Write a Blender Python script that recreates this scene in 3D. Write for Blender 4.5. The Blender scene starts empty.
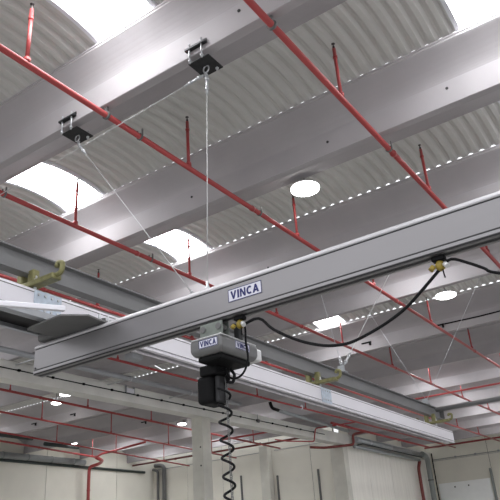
import bpy, bmesh, math, random
from mathutils import Vector, Matrix
random.seed(7)
SC = bpy.context.scene
COL = SC.collection
K = 5.4          # metres per layout unit (the roof soffit is one unit above eye height)
EYE = 1.6

def W(x, y, z):
    return Vector((x * K, y * K, EYE + z * K))

# ------------------------------------------------------------------ camera, world, exposure
cd = bpy.data.cameras.new('camera')
cam = bpy.data.objects.new('camera', cd)
COL.objects.link(cam)
cd.sensor_width = 36.0
cd.lens = 660.624368 * 36.0 / 500.0
cd.clip_end = 300
yaw, pitch, roll = -0.572396753, 0.434838299, -0.0741546831
fw = Vector((math.sin(yaw) * math.cos(pitch), math.cos(yaw) * math.cos(pitch), math.sin(pitch)))
r0 = Vector((math.cos(yaw), -math.sin(yaw), 0))
u0 = r0.cross(fw)
rr = math.cos(roll) * r0 + math.sin(roll) * u0
uu = -math.sin(roll) * r0 + math.cos(roll) * u0
M = Matrix.Identity(4)
for i in range(3):
    M[i][0] = rr[i]; M[i][1] = uu[i]; M[i][2] = -fw[i]; M[i][3] = (0, 0, EYE)[i]
cam.matrix_world = M
SC.camera = cam

HORIZON, ZENITH = 1.15, 1.7     # overcast sky: dim at the horizon, bright overhead
wd = bpy.data.worlds.new('daylight'); SC.world = wd
wd.use_nodes = True
bg = wd.node_tree.nodes['Background']
nt = wd.node_tree
tcw = nt.nodes.new('ShaderNodeTexCoord'); sep = nt.nodes.new('ShaderNodeSeparateXYZ')
mrg = nt.nodes.new('ShaderNodeMapRange'); mrg.interpolation_type = 'SMOOTHSTEP'
mrg.inputs['From Min'].default_value = 0.05; mrg.inputs['From Max'].default_value = 0.55
mrg.inputs['To Min'].default_value = HORIZON; mrg.inputs['To Max'].default_value = ZENITH
nt.links.new(tcw.outputs['Generated'], sep.inputs[0]); nt.links.new(sep.outputs['Z'], mrg.inputs['Value'])
nt.links.new(mrg.outputs['Result'], bg.inputs[1])
bg.inputs[0].default_value = (0.95, 0.96, 1.0, 1)

SC.view_settings.view_transform = 'Standard'
SC.view_settings.look = 'None'
SC.view_settings.gamma = 1.0
SC.view_settings.use_curve_mapping = False
SC.view_settings.exposure = 0.02
SKYLIGHT = 17.0
LAMP = 14.0

# ------------------------------------------------------------------ materials
def mat(name, col, rough=0.6, metal=0.0, var=0.0, scale=3.0, bump=0.0, stretch=(1, 1, 1), spec=0.4):
    m = bpy.data.materials.new(name); m.use_nodes = True
    nt = m.node_tree; b = nt.nodes['Principled BSDF']
    b.inputs['Base Color'].default_value = (*col, 1)
    b.inputs['Roughness'].default_value = rough
    b.inputs['Metallic'].default_value = metal
    b.inputs['Specular IOR Level'].default_value = spec
    if var or bump:
        tc = nt.nodes.new('ShaderNodeTexCoord'); mp = nt.nodes.new('ShaderNodeMapping')
        mp.inputs['Scale'].default_value = stretch
        nz = nt.nodes.new('ShaderNodeTexNoise'); nz.inputs['Scale'].default_value = scale
        nz.inputs['Detail'].default_value = 6
        nt.links.new(tc.outputs['Object'], mp.inputs[0]); nt.links.new(mp.outputs[0], nz.inputs['Vector'])
        if var:
            rp = nt.nodes.new('ShaderNodeValToRGB')
            rp.color_ramp.elements[0].position = 0.3; rp.color_ramp.elements[1].position = 0.72
            rp.color_ramp.elements[0].color = (*[c * (1 - var) for c in col], 1)
            rp.color_ramp.elements[1].color = (*[min(1, c * (1 + var)) for c in col], 1)
            nt.links.new(nz.outputs['Fac'], rp.inputs[0]); nt.links.new(rp.outputs[0], b.inputs['Base Color'])
        if bump:
            bp = nt.nodes.new('ShaderNodeBump'); bp.inputs['Strength'].default_value = bump
            bp.inputs['Distance'].default_value = 0.02
            nt.links.new(nz.outputs['Fac'], bp.inputs['Height']); nt.links.new(bp.outputs[0], b.inputs['Normal'])
    return m

def glow(name, col, s):
    m = bpy.data.materials.new(name); m.use_nodes = True
    b = m.node_tree.nodes['Principled BSDF']
    b.inputs['Base Color'].default_value = (*col, 1)
    b.inputs['Emission Color'].default_value = (*col, 1)
    b.inputs['Emission Strength'].default_value = s
    return m

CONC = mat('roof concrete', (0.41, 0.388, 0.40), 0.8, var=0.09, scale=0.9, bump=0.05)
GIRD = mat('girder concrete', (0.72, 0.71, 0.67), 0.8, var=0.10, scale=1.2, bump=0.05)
COLM = mat('column concrete', (0.62, 0.61, 0.55), 0.85, var=0.10, scale=1.6, bump=0.05)
PANEL = mat('wall panel concrete', (0.74, 0.72, 0.64), 0.85, var=0.05, scale=0.7, bump=0.04)
PANEL_L = mat('pale wall panel', (0.84, 0.82, 0.76), 0.8, var=0.06, scale=1.2, stretch=(1, 4, 0.4))
FLOORM = mat('floor concrete', (0.30, 0.295, 0.28), 0.7, var=0.1, scale=0.5)
SHEET = mat('corrugated sheet', (0.60, 0.595, 0.57), 0.55, var=0.03, scale=1.0)
RED = mat('red pipe paint', (0.36, 0.055, 0.055), 0.35, var=0.08, scale=5)
REDB = mat('brown red pipe paint', (0.20, 0.045, 0.04), 0.45, var=0.1, scale=5)
BRASS = mat('sprinkler metal', (0.06, 0.05, 0.05), 0.4, 0.5)
BLACK = mat('black plastic', (0.006, 0.006, 0.0065), 0.6, spec=0.12)
CABLE = mat('black rubber cable', (0.008, 0.008, 0.009), 0.6, spec=0.15)
CHAIN = mat('chain steel', (0.22, 0.22, 0.22), 0.4, 0.6)
STEELP = mat('black steel plate', (0.028, 0.028, 0.03), 0.5, 0.3, var=0.3, scale=14)
ROPE = mat('steel rope', (0.50, 0.50, 0.50), 0.45, 0.3)
ZINC = mat('zinc steel', (0.55, 0.56, 0.58), 0.35, 0.6, var=0.1, scale=20)
GALV = mat('galvanised plate', (0.50, 0.56, 0.64), 0.45, 0.25, var=0.14, scale=24)
IBEAM = mat('grey steel beam', (0.17, 0.17, 0.172), 0.5, 0.1, var=0.08, scale=2)
ALU = mat('grey aluminium profile', (0.25, 0.243, 0.248), 0.30, 0.7, var=0.05, scale=1.5, stretch=(0.3, 0.3, 2))
ALUW = mat('white aluminium profile', (0.72, 0.70, 0.74), 0.42, 0.05, var=0.03, scale=1.5)
ALU_LIT = mat('aluminium with top light painted in', (0.56, 0.55, 0.57), 0.42, 0.1)  # paler copy of the girder aluminium, skylight on its top edge as colour
GROOVE = mat('dark groove', (0.035, 0.034, 0.035), 0.6)
DARKG = mat('dark grey painted steel', (0.13, 0.13, 0.128), 0.5, 0.1, var=0.1, scale=6)
WHITE = mat('white painted bar', (0.78, 0.77, 0.82), 0.4)
OLIVE = mat('yellow zinc clamp', (0.20, 0.19, 0.085), 0.4, 0.35, var=0.25, scale=25)
YELL = mat('yellow cable trolley', (0.27, 0.20, 0.03), 0.45, var=0.3, scale=25)
HOIST = mat('hoist grey casing', (0.15, 0.15, 0.15), 0.36, 0.4, var=0.06, scale=10)
HOISTL = mat('hoist pale lid', (0.62, 0.62, 0.62), 0.35, 0.4)
HTROL = mat('pale trolley plate', (0.17, 0.19, 0.17), 0.45, 0.3, var=0.15, scale=18)
LABELW = mat('white label', (0.66, 0.66, 0.74), 0.5)
NAVY = mat('navy print', (0.018, 0.022, 0.12), 0.5)
DUCT = mat('silver duct', (0.34, 0.36, 0.37), 0.38, 0.45, var=0.08, scale=3)
DUCTD = mat('dark green duct', (0.035, 0.05, 0.048), 0.5)
GREY = mat('grey conduit', (0.36, 0.37, 0.39), 0.45, 0.2)
GREYP = mat('green grey downpipe', (0.26, 0.28, 0.27), 0.45, 0.1)
DOORM = mat('white door leaf', (0.90, 0.92, 0.91), 0.45, var=0.02)
KERB = mat('white skylight kerb', (0.75, 0.76, 0.80), 0.4)
SKYP = glow('daylight panel', (0.97, 0.98, 1.0), SKYLIGHT)
LAMPM = glow('lamp diffuser', (1.0, 0.99, 0.97), LAMP)

# ------------------------------------------------------------------ building helpers
def props(o, label=None, cat=None, group=None, kind=None):
    if label: o['label'] = label
    if cat: o['category'] = cat
    if group: o['group'] = group
    if kind: o['kind'] = kind
    return o

def origin_of(o):
    return Vector(o['_o']) if '_o' in o else Vector((0, 0, 0))

ORG = {}
def finish(name, bm, m, parent=None, smooth=False, org=None):
    """link a bmesh holding world coordinates as ONE object"""
    bmesh.ops.recalc_face_normals(bm, faces=bm.faces[:])
    me = bpy.data.meshes.new(name)
    if parent is not None:
        o0 = ORG[parent.name]
    else:
        xs = [v.co for v in bm.verts]
        lo = Vector([min(v[i] for v in xs) for i in range(3)]); hi = Vector([max(v[i] for v in xs) for i in range(3)])
        o0 = Vector(((lo.x + hi.x) / 2, (lo.y + hi.y) / 2, lo.z))
    bmesh.ops.translate(bm, verts=bm.verts[:], vec=-o0)
    bm.to_mesh(me); bm.free()
    for mm in (m if isinstance(m, (list, tuple)) else [m]):
        me.materials.append(mm)
    if smooth:
        for p in me.polygons: p.use_smooth = True
    o = bpy.data.objects.new(name, me); COL.objects.link(o)
    if parent is not None: o.parent = parent
    else: o.location = o0
    ORG[o.name] = o0
    return o

def thing(name, loc, label, cat, group=None):
    o = bpy.data.objects.new(name, None); COL.objects.link(o)
    o.location = loc; o.empty_display_size = 0.1
    ORG[o.name] = Vector(loc)
    return props(o, label, cat, group)

def nb(): return bmesh.new()

def box(bm, a, b, mi=0):
    x0, x1 = sorted((a[0], b[0])); y0, y1 = sorted((a[1], b[1])); z0, z1 = sorted((a[2], b[2]))
    v = [bm.verts.new(c) for c in ((x0,y0,z0),(x1,y0,z0),(x1,y1,z0),(x0,y1,z0),(x0,y0,z1),(x1,y0,z1),(x1,y1,z1),(x0,y1,z1))]
    fs = [bm.faces.new([v[i] for i in q]) for q in ((0,3,2,1),(4,5,6,7),(0,1,5,4),(1,2,6,5),(2,3,7,6),(3,0,4,7))]
    for f in fs: f.material_index = mi
    return v

def bevel(bm, w, seg=2):
    bmesh.ops.bevel(bm, geom=bm.edges[:], offset=w, segments=seg, affect='EDGES', profile=0.5)

def prism(bm, poly, p0, ax, u, v, mi=0):
    """poly of (a,b) laid on axes u,v from p0, swept along ax"""
    A = [bm.verts.new(p0 + u * a + v * b) for a, b in poly]
    B = [bm.verts.new(p0 + ax + u * a + v * b) for a, b in poly]
    n = len(poly); fs = []
    for i in range(n):
        fs.append(bm.faces.new((A[i], A[(i+1) % n], B[(i+1) % n], B[i])))
    fs.append(bm.faces.new(A[::-1])); fs.append(bm.faces.new(B))
    for f in fs: f.material_index = mi
    return fs

def tube(bm, pts, r, n=8, caps=True, mi=0):
    pts = [Vector(p) for p in pts]
    rs = r if isinstance(r, (list, tuple)) else [r] * len(pts)
    t = (pts[1] - pts[0]).normalized()
    up = Vector((0, 0, 1)) if abs(t.z) < 0.9 else Vector((1, 0, 0))
    a = t.cross(up).normalized()
    rings = []
    for i, p in enumerate(pts):
        if i == 0: t = (pts[1] - pts[0])
        elif i == len(pts) - 1: t = (pts[-1] - pts[-2])
        else: t = (pts[i+1] - p).normalized() + (p - pts[i-1]).normalized()
        t.normalize()
        a = (a - t * a.dot(t))
        a = a.normalized() if a.length > 1e-6 else t.orthogonal().normalized()
        b = t.cross(a)
        rings.append([bm.verts.new(p + (a * math.cos(2*math.pi*k/n) + b * math.sin(2*math.pi*k/n)) * rs[i]) for k in range(n)])
    for i in range(len(rings) - 1):
        for k in range(n):
            f = bm.faces.new((rings[i][k], rings[i][(k+1) % n], rings[i+1][(k+1) % n], rings[i+1][k])); f.smooth = True; f.material_index = mi
    if caps:
        bm.faces.new(rings[0][::-1]).material_index = mi; bm.faces.new(rings[-1]).material_index = mi

def lathe(bm, c, prof, n=16, mi=0):
    rings = []
    for r, z in prof:
        rings.append([bm.verts.new(Vector(c) + Vector((r*math.cos(2*math.pi*k/n), r*math.sin(2*math.pi*k/n), z))) for k in range(n)])
    for i in range(len(rings) - 1):
        for k in range(n):
            f = bm.faces.new((rings[i][k], rings[i][(k+1) % n], rings[i+1][(k+1) % n], rings[i+1][k])); f.smooth = True; f.material_index = mi
    bm.faces.new(rings[0][::-1]).material_index = mi; bm.faces.new(rings[-1]).material_index = mi

def arcpts(p, q, sag, n=16):
    p, q = Vector(p), Vector(q)
    return [p.lerp(q, i / n) + Vector((0, 0, -4 * sag * (i/n) * (1 - i/n))) for i in range(n + 1)]

def bend(pts, r, n=5):
    """round the inner corners of a polyline"""
    pts = [Vector(p) for p in pts]; out = [pts[0]]
    for i in range(1, len(pts) - 1):
        a, b, c = pts[i-1], pts[i], pts[i+1]
        d1 = (a - b); d2 = (c - b); rr_ = min(r, d1.length * .45, d2.length * .45)
        s = b + d1.normalized() * rr_; e = b + d2.normalized() * rr_
        for k in range(n + 1):
            t = k / n; out.append(s * (1-t)**2 + b * 2*t*(1-t) + e * t*t)
    out.append(pts[-1]); return out

X_, Y_, Z_ = Vector((1,0,0)), Vector((0,1,0)), Vector((0,0,1))

# bold capitals as strokes in a box one unit high; every entry is a convex polygon
GLYPH = {
 'V': (.86, [[(0, 1), (.25, 1), (.53, 0), (.33, 0)], [(.86, 1), (.61, 1), (.33, 0), (.53, 0)]]),
 'I': (.25, [[(0, 0), (.25, 0), (.25, 1), (0, 1)]]),
 'N': (.80, [[(0, 0), (.22, 0), (.22, 1), (0, 1)], [(.58, 0), (.80, 0), (.80, 1), (.58, 1)], [(.0, 1), (.24, 1), (.80, 0), (.56, 0)]]),
 'A': (.86, [[(0, 0), (.24, 0), (.53, 1), (.33, 1)], [(.86, 0), (.62, 0), (.33, 1), (.53, 1)], [(.20, .20), (.66, .20), (.60, .38), (.26, .38)]]),
}
def arc_glyph():
    out = []; A0, A1, n = math.radians(48), math.radians(312), 12
    for i in range(n):
        a, b = A0 + (A1 - A0) * i / n, A0 + (A1 - A0) * (i + 1) / n
        out.append([(.43 + .43 * math.cos(a), .5 + .5 * math.sin(a)), (.43 + .43 * math.cos(b), .5 + .5 * math.sin(b)), (.43 + .20 * math.cos(b), .5 + .28 * math.sin(b)), (.43 + .20 * math.cos(a), .5 + .28 * math.sin(a))])
    return (.74, out)
GLYPH['C'] = arc_glyph()
def letters(name, text, fit_w, fit_h, origin, right, up, m, parent):
    """block lettering as a mesh lying on the plane of right and up"""
    gap = .13; tot = sum(GLYPH[ch][0] for ch in text) + gap * (len(text) - 1)
    sx = fit_w / tot; x = -fit_w / 2; nrm = right.cross(up); bm = nb(); k = 0
    for ch in text:
        w_, polys = GLYPH[ch]
        for pl in polys:
            k += 1
            prism(bm, [(x + u * sx, (v - .5) * fit_h) for u, v in pl], origin + nrm * (.00002 * k), nrm * .001, right, up)
        x += (w_ + gap) * sx
    return finish(name, bm, m, parent)

# ------------------------------------------------------------------ roof layout (units of K)
ZT = 1.15            # wing tips of the roof beams
TH = 0.024           # stem thickness
S = [-0.70, -0.16, 0.377, 0.920, 1.463, 2.083, 2.700, 3.380, 4.030, 4.700, 5.360, 6.020, 6.680, 7.340]
LO = [0.06, 0.06, 0.06, 0.067, 0.089, 0.114, 0.118, 0.150, 0.150, 0.150, 0.150, 0.150, 0.150, 0.150]
FO = [0.17, 0.17, 0.17, 0.180, 0.255, 0.22, 0.20, 0.20, 0.20, 0.20, 0.20, 0.20, 0.20, 0.20]
XG0, XG1 = -2.840, -2.935          # girder faces
XR = 1.6                            # right-hand end of the roof built
XL = -5.20                          # far wall of the second nave
YA, YB = 5.76, 8.05                 # end walls

# ------------------------------------------------------------------ floor and walls
bm = nb(); box(bm, W(XL - .03, -2.2, 0) * 1, W(XR + .6, YB + .03, 0))
for v in bm.verts: v.co.z = 0.0 if v.co.z > EYE - .01 and v.index % 2 == 0 else v.co.z
bm.free()
bm = nb(); a = W(XL - .03, -2.2, 0); b = W(XR + .8, YB + .03, 0); box(bm, (a.x, a.y, -0.2), (b.x, b.y, 0.0))
props(finish('floor', bm, FLOORM), kind='structure')

def wall(name, x0, y0, x1, y1, z0w, ztop, m, joints=(), axis='x'):
    bm = nb(); a = W(x0, y0, 0); b = W(x1, y1, 0)
    box(bm, (a.x, a.y, z0w), (b.x, b.y, EYE + ztop * K))
    return props(finish(name, bm, m), kind='structure')

def jointed(name, start, end, fixed0, fixed1, axis, cuts, ztop, m, z0=0.0):
    """a wall of panels with narrow joints between them"""
    bm = nb(); es = [start] + list(cuts) + [end]
    g = 0.012
    for i in range(len(es) - 1):
        a0 = es[i] * K + (g if i else 0); a1 = es[i+1] * K - (g if i < len(es) - 2 else 0)
        if axis == 'x': box(bm, (a0, fixed0 * K, z0), (a1, fixed1 * K, EYE + ztop * K))
        else: box(bm, (fixed0 * K, a0, z0), (fixed1 * K, a1, EYE + ztop * K))
    f = (fixed0 + (fixed1 - fixed0) * .12) * K; f1 = fixed1 * K
    if axis == 'x': box(bm, (start * K, f, z0), (end * K, f1 - .01, EYE + ztop * K - .01), 1)
    else: box(bm, (f, start * K, z0), (f1 - .01 if f1 > f else f1 + .01, end * K, EYE + ztop * K - .01), 1)
    return props(finish(name, bm, [m, GROOVE]), kind='structure')

jointed('wall_left', -2.2, YA + .03, XL, XL - .03, 'y', [-1.4, -0.45, .5, 1.45, 2.4, 3.35, 4.282, 5.194], 1.16, PANEL)
jointed('wall_back', XL, XG1 - .001, YA, YA + .03, 'x', [-4.72, -4.25, -3.66, -3.20], 1.16, PANEL)
jointed('wall_middle', YA + .03, YB, XG0 - .018, XG0 - .05, 'y', [6.30, 6.85, 7.40], 0.9035, PANEL_L)
jointed('wall_end', XG0 - .05, XR, YB, YB + .03, 'x', [-2.154, -1.45, -.75, 0.0, .75], 1.16, PANEL)
bm = nb(); box(bm, W(XG0 - .05, YA + .03, .9995), W(XG0 - .048, YB, ZT))
props(finish('trim_girder', bm, PANEL), kind='structure')
# horizontal panel joint strips
bm = nb(); box(bm, W(XL + .02, YA - .004, .945), W(-3.74, YA, .950)); box(bm, W(-3.6, YA - .004, .945), W(XG0 - .14, YA, .950))
props(finish('trim_back', bm, GREY), kind='structure')

# white door leaf in the end wall
bm = nb(); box(bm, (-2.790 * K, YB * K - .10, 0), (-2.190 * K, YB * K - .005, EYE + .634 * K))
d = props(finish('door_1', bm, DOORM), kind='structure')
for px in (-2.60, -2.44):
    bm = nb(); box(bm, (px * K - .04, YB * K - .135, EYE + .575 * K), (px * K + .04, YB * K - .10, EYE + .59 * K)); bevel(bm, .008)
    finish('door_stop', bm, BLACK, d)

# ------------------------------------------------------------------ roof beams
def beam_section(n):
    s = S[n]; l = s - LO[n] - TH * .0; f = s + FO[n]; c = s - TH
    return [(c + .002, 1.0), (s - .0015, 1.0), (s, 1.0015), (s, 1.055), (s + .002, 1.066), (s + .008, 1.077), (s + .02, 1.086), (f - .02, 1.136), (f, 1.139), (f, ZT),
            (l, ZT), (l - .0022, ZT - .0015), (l - .0022, ZT - .0055), (l, ZT - .007), (l, 1.138), (l + .003, 1.135)] + [((1-q)**2 * (l + .003) + 2*q*(1-q) * (c - .001 - .1 * (c - l)) + q*q * c, (1-q)**2 * 1.135 + 2*q*(1-q) * 1.099 + q*q * 1.070) for q in (.15, .3, .45, .6, .7, .8, .9, 1.0)] + [(c, 1.0015)]

beam_labels = {
 3: 'concrete roof beam with two black hanger plates clamped under it',
 4: 'wide concrete roof beam just beyond the large skylight at left, above the round lamp',
}
INSERTS = {4: [(-1.131, 1.046), (-.6425, 1.038), (-.2955, 1.048)], 5: [(-1.247, 1.035)], 3: [(-.56, 1.05)]}
def roof_beam(n, x0, x1, label, group=None):
    bm = nb()
    prism(bm, [(a * K, b * K) for a, b in beam_section(n)], Vector((x0 * K, 0, EYE)), Vector(((x1 - x0) * K, 0, 0)), Y_, Z_)
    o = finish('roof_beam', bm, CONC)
    for x, z in (INSERTS.get(n, ()) if x1 > 0 else ()):
        bm = nb(); q = W(x, S[n] - TH, z); tube(bm, [q + Y_ * .002, q - Y_ * .012], .02, 10); finish('insert', bm, GROOVE, o)
    return props(o, label, 'roof beam', group)

for n in range(2, len(S)):
    lab = beam_labels.get(n); grp = None
    if not lab:
        if n == 2: lab = 'concrete roof beam overhead, nearest the camera'
        elif n == 6: lab = 'concrete roof beam just in front of the small round lamp at right, showing below the long crane girder'
        elif n == 5: lab = 'concrete roof beam mostly hidden behind the long crane girder'
        else: lab, grp = 'grey concrete roof beam far down the main nave, beyond the small round lamp', 'far roof beams of the main nave'
    roof_beam(n, XG0 - .0470, XR, lab, grp)
for n in range(5, 11):
    if S[n] > YA: continue
    roof_beam(n, XL + .004, XG1 + .0470, 'concrete roof beam over the side nave, seen below the cross girder at left', 'roof beams of the side nave')

# ------------------------------------------------------------------ corrugated sheets, arched between the beams
def bay(n): return S[n] + FO[n] - .012, S[n+1] - LO[n+1] + .012
def arch_z(t): return ZT + .004 + .021 * (1 - abs(2 * t - 1) ** 2.3)

PITCH, DEPTH = 0.20, 0.044
def sheet(bm, n, x0, x1, seg=10):
    ya, yb = bay(n)
    xs = []; x = x0 * K; xe = x1 * K
    k = math.floor(x / PITCH)
    prof = [(0.0, 0), (.070, 0), (.096, DEPTH * .6), (.116, DEPTH), (.154, DEPTH), (.174, DEPTH * .6)]
    pts = []
    while k * PITCH < xe + PITCH:
        for o, h in prof: pts.append((k * PITCH + o, h))
        k += 1
    pts = [p for p in pts if x - 1e-6 <= p[0] <= xe + 1e-6]
    if not pts or pts[0][0] > x + 1e-4: pts = [(x, pts[0][1] if pts else 0)] + pts
    if pts[-1][0] < xe - 1e-4: pts.append((xe, pts[-1][1]))
    rows = []
    for i in range(seg + 1):
        t = i / seg; yy = (ya + (yb - ya) * t) * K; zz = EYE + arch_z(t) * K
        rows.append([bm.verts.new((p, yy, zz + h)) for p, h in pts])
    for i in range(seg):
        for j in range(len(pts) - 1):
            bm.faces.new((rows[i][j], rows[i][j+1], rows[i+1][j+1], rows[i+1][j]))

SKY1 = {2: [(-.946, -.762)], 3: [(-1.650, -1.467), (-.224, -.040)], 4: [(-1.638, -1.462), (-.224, -.04)],
        5: [(-.946, -.762), (.45, .64)], 6: [(-1.655, -1.485)], 7: [(-.224, -.04)], 8: [(-1.65, -1.467)], 9: [(-.6, -.42)], 10: [(-1.65, -1.467)], 11: [(-.9, -.72)]}
SKY1[2] += [(.45, .64)]; SKY1[3] += [(1.1, 1.28)]; SKY1[1] = [(-1.65, -1.467), (-.224, -.04), (1.0, 1.18)]
SKY1[7] = []
for n_ in range(8, 13): SKY1[n_] = [(-1.65, -1.467), (-.946, -.762), (-.224, -.040), (.52, .70)]  # more skylights in hidden far bays, added to brighten the ceilings there
SKY2 = {5: [(-4.95, -4.70), (-4.45, -4.2)], 6: [(-5.05, -4.80)], 8: [(-4.6, -4.44), (-3.25, -3.07)], 9: [(-4.02, -3.84), (-4.8, -4.62)]}  # skylights added in hidden spots to brighten the side nave

def roof_row(n, x0, x1, holes):
    bm = nb(); cur = x0
    for h0, h1 in sorted(holes):
        sheet(bm, n, cur, h0); cur = h1
    sheet(bm, n, cur, x1)
    o = finish('ceiling', bm, SHEET); props(o, kind='structure')
    md = o.modifiers.new('thickness', 'SOLIDIFY'); md.thickness = 0.006; md.offset = 1
for n in range(1, len(S) - 1):
    roof_row(n, XG0 + .002, XR, SKY1.get(n, []))
for n in range(5, 11):
    if S[n+1] > YA + .2: continue
    roof_row(n, XL + .004, XG0 - .002, SKY2.get(n, []))
# closing strip at the far end of the main nave
bm = nb(); box(bm, W(XG0, S[-1] + FO[-1] - .01, ZT), W(XR, YB + .03, ZT + .01)); props(finish('ceiling', bm, SHEET), kind='structure')

def skylight(n, h0, h1, label, group=None):
    ya, yb = bay(n); c = W((h0 + h1) / 2, (ya + yb) / 2, ZT)
    t = thing('skylight', c, label, 'skylight', group)
    bm = nb(); rows = []
    for i in range(9):
        q = i / 8; y = (ya + (yb - ya) * q) * K; z = EYE + (arch_z(q) + .006) * K
        rows.append([bm.verts.new((h0 * K + .005, y, z)), bm.verts.new((h1 * K - .005, y, z)), bm.verts.new((h1 * K - .005, y, z + .02)), bm.verts.new((h0 * K + .005, y, z + .02))])
    for i in range(8):
        for k in range(4): bm.faces.new((rows[i][k], rows[i][(k+1) % 4], rows[i+1][(k+1) % 4], rows[i+1][k]))
    bm.faces.new(rows[0]); bm.faces.new(rows[-1][::-1])
    finish('panel', bm, SKYP, t)
    for sx in (h0, h1):
        bm = nb(); rows = []
        for i in range(9):
            q = i / 8; y = (ya + (yb - ya) * q) * K; z = EYE + arch_z(q) * K
            x = sx * K; w = .03
            rows.append([bm.verts.new((x - w, y, z - .012)), bm.verts.new((x + w, y, z - .012)), bm.verts.new((x + w, y, z + .055)), bm.verts.new((x - w, y, z + .055))])
        for i in range(8):
            for k in range(4): bm.faces.new((rows[i][k], rows[i][(k+1) % 4], rows[i+1][(k+1) % 4], rows[i+1][k]))
        bm.faces.new(rows[0]); bm.faces.new(rows[-1][::-1])
        finish('kerb', bm, KERB, t)
    return t
named = {(2, 0): 'bright skylight at the top left, above the beam with the hanger plates',
         (3, 0): 'large bright skylight at left, between the red pipe and the black hanger plate',
         (3, 1): 'bright skylight at the top right corner of the roof',
         (4, 0): 'bright skylight directly above the left part of the long crane girder',
         (6, 0): 'narrow bright skylight under the middle of the crane girder, by the hanging black cable'}
for n, hs in SKY1.items():
    for i, (h0, h1) in enumerate(hs):
        lab = named.get((n, i))
        if lab: skylight(n, h0, h1, lab)
        else: skylight(n, h0, h1, 'skylight strip in the roof of the main nave, away from the view', 'skylights out of view')
for n, hs in SKY2.items():
    for i, (h0, h1) in enumerate(hs):
        skylight(n, h0, h1, 'unseen skylight added to brighten the side nave behind the cross girder', 'added skylights of the side nave')

# ------------------------------------------------------------------ cross girder and columns
bm = nb(); box(bm, W(XG1, -2.2, .904), W(XG0, YB - .001, .999)); bevel(bm, .015, 1)
props(finish('concrete_girder', bm, GIRD), 'long concrete cross girder on columns, carrying the ends of the roof beams', 'girder')

def column(x0, x1, y0, y1, ztop, label):
    t = thing('concrete_column', Vector(((x0 + x1) / 2 * K, (y0 + y1) / 2 * K, 0)), label, 'column')
    bm = nb(); a = W(x0, y0, ztop); b = W(x1, y1, ztop); box(bm, (a.x, a.y, 0), (b.x, b.y, a.z)); bevel(bm, .02, 2)
    finish('shaft', bm, COLM, t)
    return t
ct = column(XG1, XG0, 3.640, 3.735, .9035, 'free-standing concrete column under the girder, left of the coiled cable')
for zz in (.70, .58):
    bm = nb(); p = W(XG0 - .02, 3.640, zz); tube(bm, [p, p - Y_ * .02], .03, 10)
    finish('insert', bm, GROOVE, ct)
column(-2.976, XG0, 5.745, 5.838, .9035, 'concrete corner column where the pale panel wall begins')
column(-3.735, -3.635, YA - .075, YA - .001, 1.0, 'pale concrete pilaster on the back wall of the side nave')
column(XG1, XG0, 1.62, 1.71, .9035, 'concrete column under the girder near the left edge')

# dark vertical rails on the back wall
for x, zt in ((-4.594, .773), (-4.017, .757), (-3.585, .708), (-3.13, .712)):
    t = 'dark vertical rail on the back wall of the side nave'
    lab = {-4.594: 'dark vertical rail on the back wall, left of the free-standing column',
           -4.017: 'dark vertical rail on the back wall, just right of the coiled cable',
           -3.585: 'dark vertical rail on the back wall, just right of the pale pilaster',
           -3.13: 'dark vertical rail on the back wall, beside the concrete corner column'}[x]
    bm = nb(); box(bm, (x * K - .05, YA * K - .07, 0), (x * K + .05, YA * K - .001, EYE + zt * K)); bevel(bm, .01, 1)
    props(finish('wall_rail', bm, DARKG), lab, 'rail')
bm = nb(); box(bm, (-2.165 * K - .06, YB * K - .12, 0), (-2.165 * K + .06, YB * K - .005, EYE + .737 * K)); bevel(bm, .01, 1)
props(finish('wall_rail', bm, GREYP), 'grey vertical rail beside the white door on the end wall', 'rail')

# ------------------------------------------------------------------ sprinkler pipes
PZ = 0.975
DY = [-.45, .10, .674, 1.212, 1.793, 2.41, 3.068, 3.713, 4.36, 5.02, 5.69, 6.34, 7.0]
def dropper(t, x, y, z0=PZ, z1=None, r=.020, mm=RED):
    z1 = z1 or (1.147 if y < 2.6 else 1.110)
    p = W(x, y, z0); q = W(x, y, z1)
    bm = nb(); tube(bm, [p, q - Z_ * .10], r, 8); tube(bm, [p + Z_ * .02, p + Z_ * .085], r * 1.75, 8)
    tube(bm, [q - Z_ * .26, q - Z_ * .23], r * 1.3, 8)
    d = finish('dropper', bm, mm, t)
    bm = nb(); lathe(bm, q, [(.013, -.11), (.017, -.09), (.017, -.06), (.007, -.05), (.007, -.022), (.026, -.018), (.026, -.012), (.004, -.004)], 10)
    finish('sprinkler_head', bm, BRASS, d)

def pipe_hanger(t, x, y, top):
    p = W(x, y, PZ); bm = nb()
    tube(bm, [p - Y_ * .016, p + Y_ * .016], .050, 12)
    for s in (-1, 1): box(bm, p + Vector((s * .045 - .006, -.012, -.02)), p + Vector((s * .045 + .006, .012, top)))
    finish('hanger', bm, DARKG, t)

def run(x, y0, y1, label, r=.040, drops=None, clamps=(), hang=(), z=PZ, mm=RED, slope=0.0, yref=0.0):
    zy = lambda y: z + slope * (y - yref)
    t = thing('sprinkler_pipe', W(x, (y0 + y1) / 2, zy((y0 + y1) / 2)), label, 'pipe')
    bm = nb(); tube(bm, [W(x, y0, zy(y0)), W(x, y1, zy(y1))], r, 12)
    for y in (.40, 1.52, 2.64, 3.76, 4.9, 6.0):
        if y0 < y < y1: tube(bm, [W(x, y - .006, zy(y)), W(x, y + .006, zy(y))], r * 1.22, 12)
    finish('pipe', bm, mm, t)
    for y in (DY if drops is None else drops):
        if y0 < y < y1: dropper(t, x, y, zy(y), r=.025 if r > .035 and x > -2 else .021)
    for y in hang: pipe_hanger(t, x, y, .11)
    for y in clamps:
        bm = nb(); tube(bm, [W(x, y - .003, z), W(x, y + .003, z)], r * 1.5, 12); p = W(x, y, z)
        box(bm, p + Vector((-.02, -.015, 0)), p + Vector((.02, .015, .13)))
        finish('pipe_clamp', bm, DARKG, t)
    return t
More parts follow.
